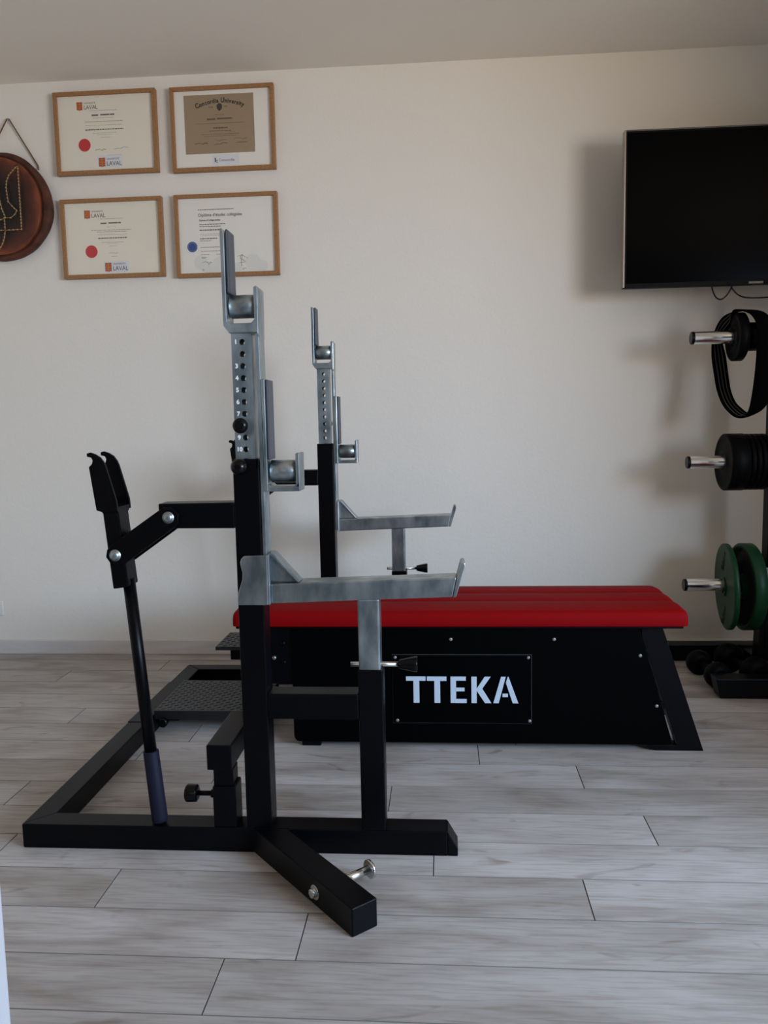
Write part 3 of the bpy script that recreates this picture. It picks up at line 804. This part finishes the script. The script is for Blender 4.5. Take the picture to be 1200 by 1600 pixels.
def strip_mesh(f0, f1, lift, th, only=None):
    mm = Mesh(); bm = mm.bm; N = len(ea); rings = []
    for i in range(N):
        a, b = ea[i], eb[i]
        t = (ea[(i + 1) % N] + eb[(i + 1) % N] - ea[i - 1] - eb[i - 1]).normalized()
        n = t.cross((b - a).normalized()).normalized()
        p, q = a.lerp(b, f0), a.lerp(b, f1)
        rings.append([bm.verts.new(v) for v in (p + n * (lift + th / 2), q + n * (lift + th / 2), q + n * (lift - th / 2), p + n * (lift - th / 2))])
    for i in (range(N) if only is None else only):
        a, b = rings[i], rings[(i + 1) % N]
        for k in range(4):
            f = bm.faces.new((a[k], a[(k + 1) % 4], b[(k + 1) % 4], b[k])); f.smooth = True
    return mm


strap = thing('lifting_strap', 'black webbing strap with thin grey stripes looped over the top peg', 'strap', (1.10, TY, 1.0))
strip_mesh(0, 1, 0, 0.005).build('webbing', M['band'], strap)
for i, fz in enumerate((0.25, 0.5, 0.75)):
    for sgn in (1,):
        strip_mesh(fz - 0.03, fz + 0.03, 0.0, 0.0066, list(range(-12, 33))).build('stripe', M['band_line'], strap)

# dumbbells on the floor
def dumbbell(p0, p1, r, label):
    p0, p1 = Vector(p0), Vector(p1); c = (p0 + p1) / 2
    th = thing('dumbbell', label, 'dumbbell', (c.x, c.y, 0), 'dumbbells on the floor by the weight tree')
    d = (p1 - p0).normalized()
    Mesh().cyl(p0, p1, 0.014, 16).build('handle', M['dark_iron'], th)
    for p, s in ((p0, -1), (p1, 1)):
        L = r * 1.25
        Mesh().lathe(p - d * L / 2, d, [(0, r * 0.55), (L * 0.10, r * 0.82), (L * 0.28, r * 0.98), (L * 0.5, r), (L * 0.72, r * 0.98), (L * 0.9, r * 0.82), (L, r * 0.55)], 20).build('head', M['dark_iron'], th)
    return th


dumbbell((0.985, 3.150, 0.047), (1.003, 2.990, 0.047), 0.0485, 'black dumbbell on the floor between the bench and the weight tree base')
dumbbell((1.108, 3.180, 0.058), (1.140, 2.992, 0.058), 0.058, 'larger black dumbbell tucked against the weight tree post')

# ------------------------------------------------------------------ television
tv = thing('television', 'wide black flat television with thin silver edge fixed high on the wall', 'television', (1.17, 3.24, 1.486))
TX0, TX1, TZ0, TZ1 = 0.686, 1.665, 1.487, 2.060
Mesh().box(TX0, TX1, 3.205, 3.235, TZ0, TZ1).build('case', M['tv_body'], tv, bevel=0.003)
Mesh().box(TX0 - 0.001, TX0 + 0.0055, 3.2010, 3.2340, TZ0 + 0.002, TZ1 + 0.001).build('side_trim', M['tv_edge'], tv, bevel=0.001)
Mesh().box(TX0 + 0.0055, TX1, 3.2010, 3.2340, TZ1 - 0.0045, TZ1 + 0.001).build('top_trim', M['tv_dim'], tv, bevel=0.001)
Mesh().box(TX0 + 0.14, TX1 - 0.14, 3.235, 3.265, TZ0 + 0.05, TZ1 - 0.12).build('rear_housing', M['tv_body'], tv, bevel=0.004)
Mesh().box(TX0 + 0.0056, TX1 - 0.006, 3.2012, 3.206, TZ0 + 0.0, TZ1 - 0.0046).build('bezel', M['tv_body'], tv, bevel=0.001)
Mesh().box(TX0 + 0.012, TX1 - 0.012, 3.2005, 3.2020, TZ0 + 0.016, TZ1 - 0.012).build('screen', M['screen'], tv)
Mesh().box(1.148, 1.200, 3.1985, 3.2010, TZ0 + 0.003, TZ0 + 0.011).build('badge', M['tv_dim'], tv)
Mesh().box(1.05, 1.29, 3.395, WALL_Y - 0.001, 1.63, 1.93).box(1.10, 1.24, 3.262, 3.282, 1.66, 1.90).beam((1.17, 3.28, 1.78), (1.17, 3.40, 1.78), 0.05, 0.06).build('wall_bracket', M['black'], tv)


def arc(pts, n=10):
    out = []
    N = len(pts)
    for i in range(N - 1):
        p0 = Vector(pts[max(i - 1, 0)]); p1 = Vector(pts[i]); p2 = Vector(pts[i + 1]); p3 = Vector(pts[min(i + 2, N - 1)])
        for j in range(n):
            t = j / n
            out.append(0.5 * ((2 * p1) + (p2 - p0) * t + (2 * p0 - 5 * p1 + 4 * p2 - p3) * t * t + (3 * p1 - p0 - 3 * p2 + p3) * t ** 3))
    out.append(Vector(pts[-1])); return out


Mesh().tube(arc([(1.029, 3.245, 1.505), (1.031, 3.25, 1.484), (1.044, 3.25, 1.453), (1.064, 3.25, 1.442), (1.085, 3.25, 1.456), (1.103, 3.25, 1.486), (1.105, 3.245, 1.505)]), 0.0028).build('cable', M['black_gloss'], tv)
Mesh().tube(arc([(1.101, 3.248, 1.505), (1.105, 3.252, 1.484), (1.132, 3.255, 1.457), (1.168, 3.255, 1.446), (1.239, 3.26, 1.446), (1.33, 3.28, 1.455), (1.38, 3.25, 1.505)]), 0.0028).build('cable', M['black_gloss'], tv)


# ------------------------------------------------------------------ framed diplomas
def words(mm, x0, x1, z, h, y, seed, gap=0.0022, lo=0.004, hi=0.012):
    """one printed line too small to read: a run of word-long strokes"""
    rnd = random.Random(seed); x = x0
    while x < x1:
        wd = min(rnd.uniform(lo, hi), x1 - x)
        if wd > 0.0015:
            mm.box(x, x + wd, y - 0.0003, y, z - h / 2, z + h / 2)
        x += wd + gap
    return mm


def scribble(mm, x, z, wdt, hgt, y, seed, r=0.0007):
    rnd = random.Random(seed); n = 9
    pts = [(x + wdt * i / n, y, z + hgt * rnd.uniform(-0.5, 0.5) * (1 - i / n * 0.6)) for i in range(n + 1)]
    mm.tube(arc(pts, 4), r, 4); return mm


def picture(label, c4, paper):
    """c4: x0,x1,z0,z1 ; moulding of four mitred rails, sheet and pane"""
    x0, x1, z0, z1 = c4
    cx, cz = (x0 + x1) / 2, (z0 + z1) / 2
    th = thing('picture_frame', label, 'picture', (cx, WALL_Y - 0.01, z0), 'diplomas on the wall')
    W = 0.0160; ya, yb = WALL_Y - 0.026, WALL_Y - 0.0005
    g = 0.0002
    for poly in ([(x0, z0), (x1, z0), (x1 - W, z0 + W - g), (x0 + W, z0 + W - g)], [(x0, z1), (x0 + W, z1 - W + g), (x1 - W, z1 - W + g), (x1, z1)],
                 [(x0, z0 + g), (x0 + W, z0 + W + g), (x0 + W, z1 - W - g), (x0, z1 - g)], [(x1, z0 + g), (x1, z1 - g), (x1 - W, z1 - W - g), (x1 - W, z0 + W + g)]):
        Mesh().prism(poly, ya, yb).build('moulding', M['frame_wood'], th, bevel=0.0012)
    sheet_y = WALL_Y - 0.016
    Mesh().box(x0 + W - 0.004, x1 - W + 0.004, sheet_y, WALL_Y - 0.006, z0 + W - 0.004, z1 - W + 0.004).build('sheet', paper, th)
    Mesh().box(x0 + W - 0.003, x1 - W + 0.003, sheet_y - 0.0055, sheet_y - 0.004, z0 + W - 0.003, z1 - W + 0.003).build('glass_pane', M['glass'], th)
    return th, sheet_y


def crest(x, z, w_, h_, y, th, dark=False):
    """quartered shield: four fields with a pale cross between"""
    mm = Mesh(); mm.box(x, x + w_, y - 0.0003, y, z, z + h_)
    mm.prism([(x + w_ * 0.35, z), (x + w_ * 0.65, z), (x + w_ * 0.5, z - h_ * 0.1)], y - 0.0003, y)
    o = mm.build('crest', M['crest_red'], th)
    g2 = Mesh(); g2.box(x + w_ * 0.42, x + w_ * 0.58, y - 0.0006, y - 0.0003, z + 0.001, z + h_ - 0.001)
    g2.box(x + w_ * 0.1, x + w_ * 0.9, y - 0.0006, y - 0.0003, z + h_ * 0.44, z + h_ * 0.56)
    for sx, sz in ((0.22, 0.24), (0.78, 0.24), (0.22, 0.76), (0.78, 0.76)):
        g2.lathe((x + w_ * sx, y - 0.0003, z + h_ * sz), (0, -1, 0), [(0, w_ * 0.09), (0.0003, w_ * 0.09)], 10)
    g2.build('crest_emblem', M['crest_gold'], th)


def laval(x, z, h_, y, th):
    crest(x, z, h_ * 0.78, h_, y, th)
    text_part('lettering', 'UNIVERSITÉ', x + h_ * 0.95, z + h_ * 0.74, y, h_ * 0.30, M['ink_mid'], th, 'LEFT', 0.0, 0.0002)
    text_part('lettering', 'LAVAL', x + h_ * 0.93, z + h_ * 0.08, y, h_ * 0.72, M['ink_mid'], th, 'LEFT', 0.0002, 0.0002, sx=0.90)


def round_seal(x, z, r, y, th, material, name='seal'):
    return Mesh().lathe((x, y, z), (0, -1, 0), [(0, r), (0.0004, r)], 28).build(name, material, th)


# top left: crop scale -> helper to place on the sheet
def mapper(c4, px4):
    x0, x1, z0, z1 = c4; u0, u1, v0, v1 = px4
    return (lambda u: x0 + (u - u0) / (u1 - u0) * (x1 - x0)), (lambda v: z1 - (v - v0) / (v1 - v0) * (z1 - z0))


A4 = (-1.587, -1.156, 2.044, 2.372)
th, sy = picture('diploma with one red seal and printed label, upper one beside the hanging wood slice', A4, M['paper'])
X, Z = mapper(A4, (98, 1100, 115, 925))
laval(X(322), Z(290), 0.0315, sy, th)
Mesh().box(X(500), X(745), sy - 0.0002, sy, Z(858), Z(738)).build('label_strip', M['label_paper'], th)
laval(X(512), Z(848), 0.0345, sy - 0.0003, th)
mm = Mesh()
for (u0, u1, v, h, s) in ((440, 715, 300, .0016, 1), (480, 680, 372, .0014, 3), (395, 765, 408, .0024, 4), (400, 760, 443, .0014, 5), (470, 700, 520, .0016, 7), (510, 655, 538, .0012, 8), (540, 640, 563, .0012, 9), (600, 740, 738, .001, 10)):
    words(mm, X(u0), X(u1), Z(v), h, sy, s)
mm.build('fine_print', M['ink_soft'], th, kind='stuff')
mm = Mesh()
words(mm, X(465), X(530), Z(345), .006, sy, 2, lo=.02, hi=.03); words(mm, X(550), X(690), Z(343), .0055, sy, 12, lo=.03, hi=.05)
words(mm, X(395), X(770), Z(485), .0042, sy, 6)
mm.build('bold_print', M['ink_mid'], th, kind='stuff')
mm = Mesh(); scribble(mm, X(485), Z(680), .046, .012, sy - .0008, 3); scribble(mm, X(670), Z(672), .060, .010, sy - .0008, 4, .0005); mm.build('signature', M['ink_mid'], th)
round_seal(X(380), Z(632), 0.0255, sy, th, M['seal_red'])

B4 = (-1.096, -0.6675, 2.037, 2.369)
th, sy = picture('framed tan parchment diploma on a white mount, upper one farther from the wood slice', B4, M['paper_white'])
X, Z = mapper(B4, (85, 1130, 100, 950))
Mesh().box(X(222), X(925), sy - 0.0006, sy, Z(770), Z(182)).build('parchment', M['paper_tan'], th)
yt = sy - 0.0008
# arched title
title = 'Concordia University'
n = len(title); cxm, rad = (X(340) + X(832)) / 2, 0.235
import string as _s
adv = {' ': .5, 'i': .36, 'r': .55, 't': .5, 'C': 1.05, 'U': 1.1, 's': .7}
ws = [adv.get(ch, 0.8) for ch in title]; tot = sum(ws); span = 0.86; acc = 0
for ch, wd in zip(title, ws):
    a = (acc + wd / 2) / tot * span - span / 2; acc += wd
    if ch == ' ': continue
    text_part('title_letter', ch, cxm + math.sin(a) * rad, Z(222) - 0.016 - rad + math.cos(a) * rad, yt, 0.0270 if ch.isupper() else 0.0225, M['ink'], th, 'CENTER', 0.0011, 0.0002, sx=0.86, rot=a)
mm = Mesh()
mm.prism([(X(553), Z(292)), (X(572), Z(272)), (X(590), Z(272)), (X(608), Z(292)), (X(606), Z(325)), (X(580), Z(350)), (X(556), Z(325))], yt - 0.0003, yt)
mm.build('crest', M['ink'], th)
mm = Mesh(); words(mm, X(450), X(535), Z(428), .0075, yt, 2, lo=.03, hi=.04); words(mm, X(552), X(708), Z(424), .0065, yt, 12, lo=.05, hi=.07); words(mm, X(512), X(655), Z(516), .006, yt, 13)
mm.build('bold_print', M['ink_tan'], th, kind='stuff')
mm = Mesh()
for (u0, u1, v, h, s) in ((475, 515, 308, .003, 1), (630, 662, 304, .003, 2), (525, 630, 385, .0016, 3), (350, 825, 470, .0018, 4), (470, 690, 546, .003, 5), (390, 770, 578, .0018, 6), (415, 740, 596, .0014, 7)):
    words(mm, X(u0), X(u1), Z(v), h, yt, s)
mm.build('fine_print', M['ink_tan'], th, kind='stuff')
mm = Mesh(); scribble(mm, X(318), Z(664), .055, .010, yt - .0008, 3, .0010); scribble(mm, X(520), Z(672), .052, .012, yt - .0008, 4, .0009)
scribble(mm, X(715), Z(632), .055, .010, yt - .0008, 5, .0005); scribble(mm, X(520), Z(640), .05, .009, yt - .0008, 6, .0005); scribble(mm, X(740), Z(665), .045, .008, yt - .0008, 7, .0007); mm.build('signature', M['ink_tan'], th)
Mesh().box(X(487), X(757), sy - 0.0004, sy, Z(890), Z(782)).build('label_strip', M['label_paper'], th)
text_part('lettering', 'Concordia', X(552), Z(852), sy - 0.0005, 0.0155, M['ink_mid'], th, 'LEFT', 0.0, 0.0002)
mm = Mesh(); mm.box(X(512), X(526), sy - .0007, sy - .0004, Z(858), Z(815)); mm.box(X(530), X(542), sy - .0007, sy - .0004, Z(848), Z(838)).box(X(530), X(542), sy - .0007, sy - .0004, Z(864), Z(855)); mm.build('crest', M['ink_mid'], th)

C4 = (-1.584, -1.151, 1.6245, 1.947)
th, sy = picture('diploma with one red seal, hung below the other red-sealed one', C4, M['paper'])
X, Z = mapper(C4, (80, 1135, 88, 930))
laval(X(322), Z(290), 0.0320, sy, th)
Mesh().box(X(500), X(758), sy - 0.0002, sy, Z(872), Z(752)).build('label_strip', M['label_paper'], th)
laval(X(512), Z(858), 0.0350, sy - 0.0003, th)
mm = Mesh()
for (u0, u1, v, h, s) in ((465, 722, 300, .0016, 1), (550, 650, 388, .0012, 3), (385, 805, 420, .0022, 4), (445, 760, 438, .0022, 5), (450, 762, 468, .0014, 15), (490, 720, 550, .0016, 7), (545, 655, 565, .0012, 8), (565, 650, 590, .0012, 9), (585, 645, 700, .0012, 10)):
    words(mm, X(u0), X(u1), Z(v), h, sy, s + 20)
mm.build('fine_print', M['ink_soft'], th, kind='stuff')
mm = Mesh(); words(mm, X(488), X(550), Z(348), .0055, sy, 2, lo=.02, hi=.03); words(mm, X(570), X(700), Z(346), .0055, sy, 12, lo=.03, hi=.05)
words(mm, X(455), X(755), Z(505), .0045, sy, 6); mm.build('bold_print', M['ink_mid'], th, kind='stuff')
mm = Mesh(); scribble(mm, X(558), Z(668), .040, .008, sy - .0008, 5, .0005); mm.build('signature', M['ink_mid'], th)
round_seal(X(377), Z(643), 0.0258, sy, th, M['seal_red'])

D4 = (-1.0985, -0.6665, 1.6150, 1.9475)
th, sy = picture('white framed diploma with a blue seal, partly behind the tall galvanised hook', D4, M['paper_white'])
X, Z = mapper(D4, (80, 1140, 75, 930))
text_part('lettering', 'Diplôme d’études collégiales', X(322), Z(302), sy, 0.0172, M['ink'], th, 'LEFT', 0.0002, 0.0002, sx=0.93)
text_part('lettering', 'Diploma of College Studies', X(328), Z(348), sy, 0.0088, M['ink'], th, 'LEFT', 0.0003, 0.0002, sx=0.92)
mm = Mesh()
for (u0, u1, v, h, s) in ((320, 690, 232, .0030, 1), (330, 605, 383, .003, 2), (330, 550, 405, .003, 3), (330, 545, 442, .0045, 4), (332, 510, 530, .004, 5), (332, 450, 553, .002, 6)):
    words(mm, X(u0), X(u1), Z(v), h, sy, s + 50)
mm.build('bold_print', M['ink_mid'], th, kind='stuff')
mm = Mesh()
for (u0, u1, v, h, s) in ((335, 560, 482, .0014, 1), (335, 560, 497, .0014, 2), (335, 560, 620, .0035, 3), (335, 560, 660, .003, 4), (335, 420, 695, .0025, 5), (495, 560, 695, .0025, 6), (340, 455, 850, .0025, 7), (340, 430, 862, .002, 8), (705, 800, 850, .0025, 9), (705, 780, 860, .002, 10), (520, 560, 840, .004, 11)):
    words(mm, X(u0), X(u1), Z(v), h, sy, s + 70)
mm.build('fine_print', M['ink_soft'], th, kind='stuff')
mm = Mesh()
for cu, cv, ru in ((330, 775, 70), (520, 800, 75), (870, 790, 80), (430, 840, 70), (960, 830, 60), (700, 850, 60)):
    mm.lathe((X(cu), sy - 0.0003 - cu * 1e-7, Z(cv)), (0, -1, 0), [(0, ru * 0.00041), (0.00004, ru * 0.00041)], 20)
mm.build('watermark', M['watermark'], th, kind='stuff')
mm = Mesh(); scribble(mm, X(345), Z(785), .040, .020, sy - .0010, 5, .0006); scribble(mm, X(340), Z(728), .022, .008, sy - .0010, 8, .0005)
mm.tube(arc([(X(755), sy - .001, Z(825)), (X(750), sy - .001, Z(770)), (X(765), sy - .001, Z(705)), (X(740), sy - .001, Z(740)), (X(790), sy - .001, Z(780)), (X(730), sy - .001, Z(790))], 5), .0006, 4)
mm.tube(arc([(X(708), sy - .001, Z(725)), (X(760), sy - .001, Z(716)), (X(820), sy - .001, Z(748))], 5), .0005, 4)
mm.build('signature', M['ink_mid'], th)
round_seal(X(248), Z(612), 0.0215, sy, th, M['seal_blue'])
Mesh().lathe((X(248), sy - 0.0005, Z(612)), (0, -1, 0), [(0, 0.0155), (0, 0.0185), (0.0003, 0.0185), (0.0003, 0.0155)], 28, closed_ring=True).build('seal_rim', M['seal_blue_rim'], th)

# ------------------------------------------------------------------ wood slice with string art
WX, WZ = -1.838, 1.924
ws_ = thing('wood_slice_art', 'round burnt wood slice with nail and string trident hanging by a cord', 'wall art', (WX, WALL_Y, WZ - 0.22))


def blob(rx, rz, amp, seed, n=64):
    rnd = random.Random(seed); ph = [rnd.uniform(0, 6.28) for _ in range(6)]
    pts = []
    for i in range(n):
        a = 2 * math.pi * i / n
        k = 1 + amp * (math.sin(2 * a + ph[0]) * .5 + math.sin(3 * a + ph[1]) * .5 + math.sin(5 * a + ph[2]) * .35 + math.sin(9 * a + ph[3]) * .2 + math.sin(17 * a + ph[4]) * .12)
        pts.append((WX + math.cos(a) * rx * k, WZ + math.sin(a) * rz * k))
    return pts


bk = Mesh(); bm = bk.bm
loops = []
for (rx, rz, y, sd) in ((0.200, 0.203, WALL_Y - 0.004, 3), (0.221, 0.219, WALL_Y - 0.012, 3), (0.224, 0.221, WALL_Y - 0.034, 3), (0.214, 0.213, WALL_Y - 0.046, 3), (0.200, 0.204, WALL_Y - 0.047, 5), (0.196, 0.200, WALL_Y - 0.040, 5)):
    loops.append([bm.verts.new((p[0], y, p[1])) for p in blob(rx, rz, 0.016, sd)])
for a, b in zip(loops, loops[1:]):
    for i in range(64):
        f = bm.faces.new((a[i], a[(i + 1) % 64], b[(i + 1) % 64], b[i])); f.smooth = True
bm.faces.new(loops[0]); bm.faces.new(loops[-1][::-1])
bk.build('bark', M['bark'], ws_)
fc = Mesh().prism(blob(0.188, 0.197, 0.014, 5), WALL_Y - 0.052, WALL_Y - 0.03)
fc.build('wood_face', M['slice'], ws_, bevel=0.003, origin=(WX, WALL_Y - 0.05, WZ))
half = [[(-1.733, 2.079), (-1.755, 2.060), (-1.774, 2.041), (-1.785, 2.018), (-1.789, 1.993), (-1.787, 1.965), (-1.784, 1.937), (-1.768, 1.918), (-1.750, 1.900), (-1.760, 1.884), (-1.778, 1.872), (-1.800, 1.873)],
        [(-1.733, 2.079), (-1.7335, 1.95), (-1.734, 1.824), (-1.770, 1.823), (-1.805, 1.823), (WX, 1.823)],
        [(-1.805, 1.873), (-1.805, 1.823), (-1.810, 1.795), (-1.820, 1.769), (WX, 1.742)],
        [(WX, 2.045), (-1.826, 2.000), (-1.822, 1.955), (-1.814, 1.910), (-1.800, 1.873), (-1.820, 1.866), (WX, 1.858)]]
nl = Mesh(); st = Mesh()
fy = WALL_Y - 0.052
for line in half:
    for sgn in (1, -1):
        pts = [Vector((WX + (p[0] - WX) * sgn, fy - 0.012, p[1])) for p in line]
        st.tube(pts, 0.0018, 5)
        for a, b in zip(pts, pts[1:]):
            k = max(1, int((b - a).length / 0.0125))
            for i in range(k):
                p = a.lerp(b, i / k)
                nl.lathe((p.x, fy + 0.004, p.z), (0, -1, 0), [(0, 0.0009), (0.0175, 0.0009), (0.0176, 0.0036), (0.0190, 0.0026)], 8)
nl.build('nails', M['nail'], ws_, kind='stuff'); st.build('string_outline', M['string'], ws_)
Mesh().tube([(-1.672, WALL_Y - 0.010, 2.075), (-1.675, WALL_Y - 0.006, 2.092), (-1.786, WALL_Y - 0.010, 2.283), (-1.792, WALL_Y - 0.012, 2.284), (-1.90, WALL_Y - 0.006, 2.12), (-1.93, WALL_Y - 0.010, 2.10)], 0.0026, 8).build('hanging_cord', M['cord'], ws_)
Mesh().cyl((-1.789, WALL_Y, 2.279), (-1.789, WALL_Y - 0.018, 2.279), 0.002, 8).build('wall_nail', M['zinc'], ws_)

# ------------------------------------------------------------------ wall socket at the frame edge
so = thing('wall_socket', 'white wall socket plate low on the wall under the wood slice', 'socket', (-2.0, WALL_Y, 0.174))
Mesh().box(-2.035, -1.9655, WALL_Y - 0.007, WALL_Y, 0.174, 0.240).build('cover_plate', M['outlet'], so, bevel=0.004)
Mesh().lathe((-2.0, WALL_Y - 0.0072, 0.207), (0, -1, 0), [(0, 0.020), (0.0005, 0.020)], 24).build('socket_face', M['label_paper'], so)

for o in list(bpy.data.objects):
    if '_o' in o: del o['_o']
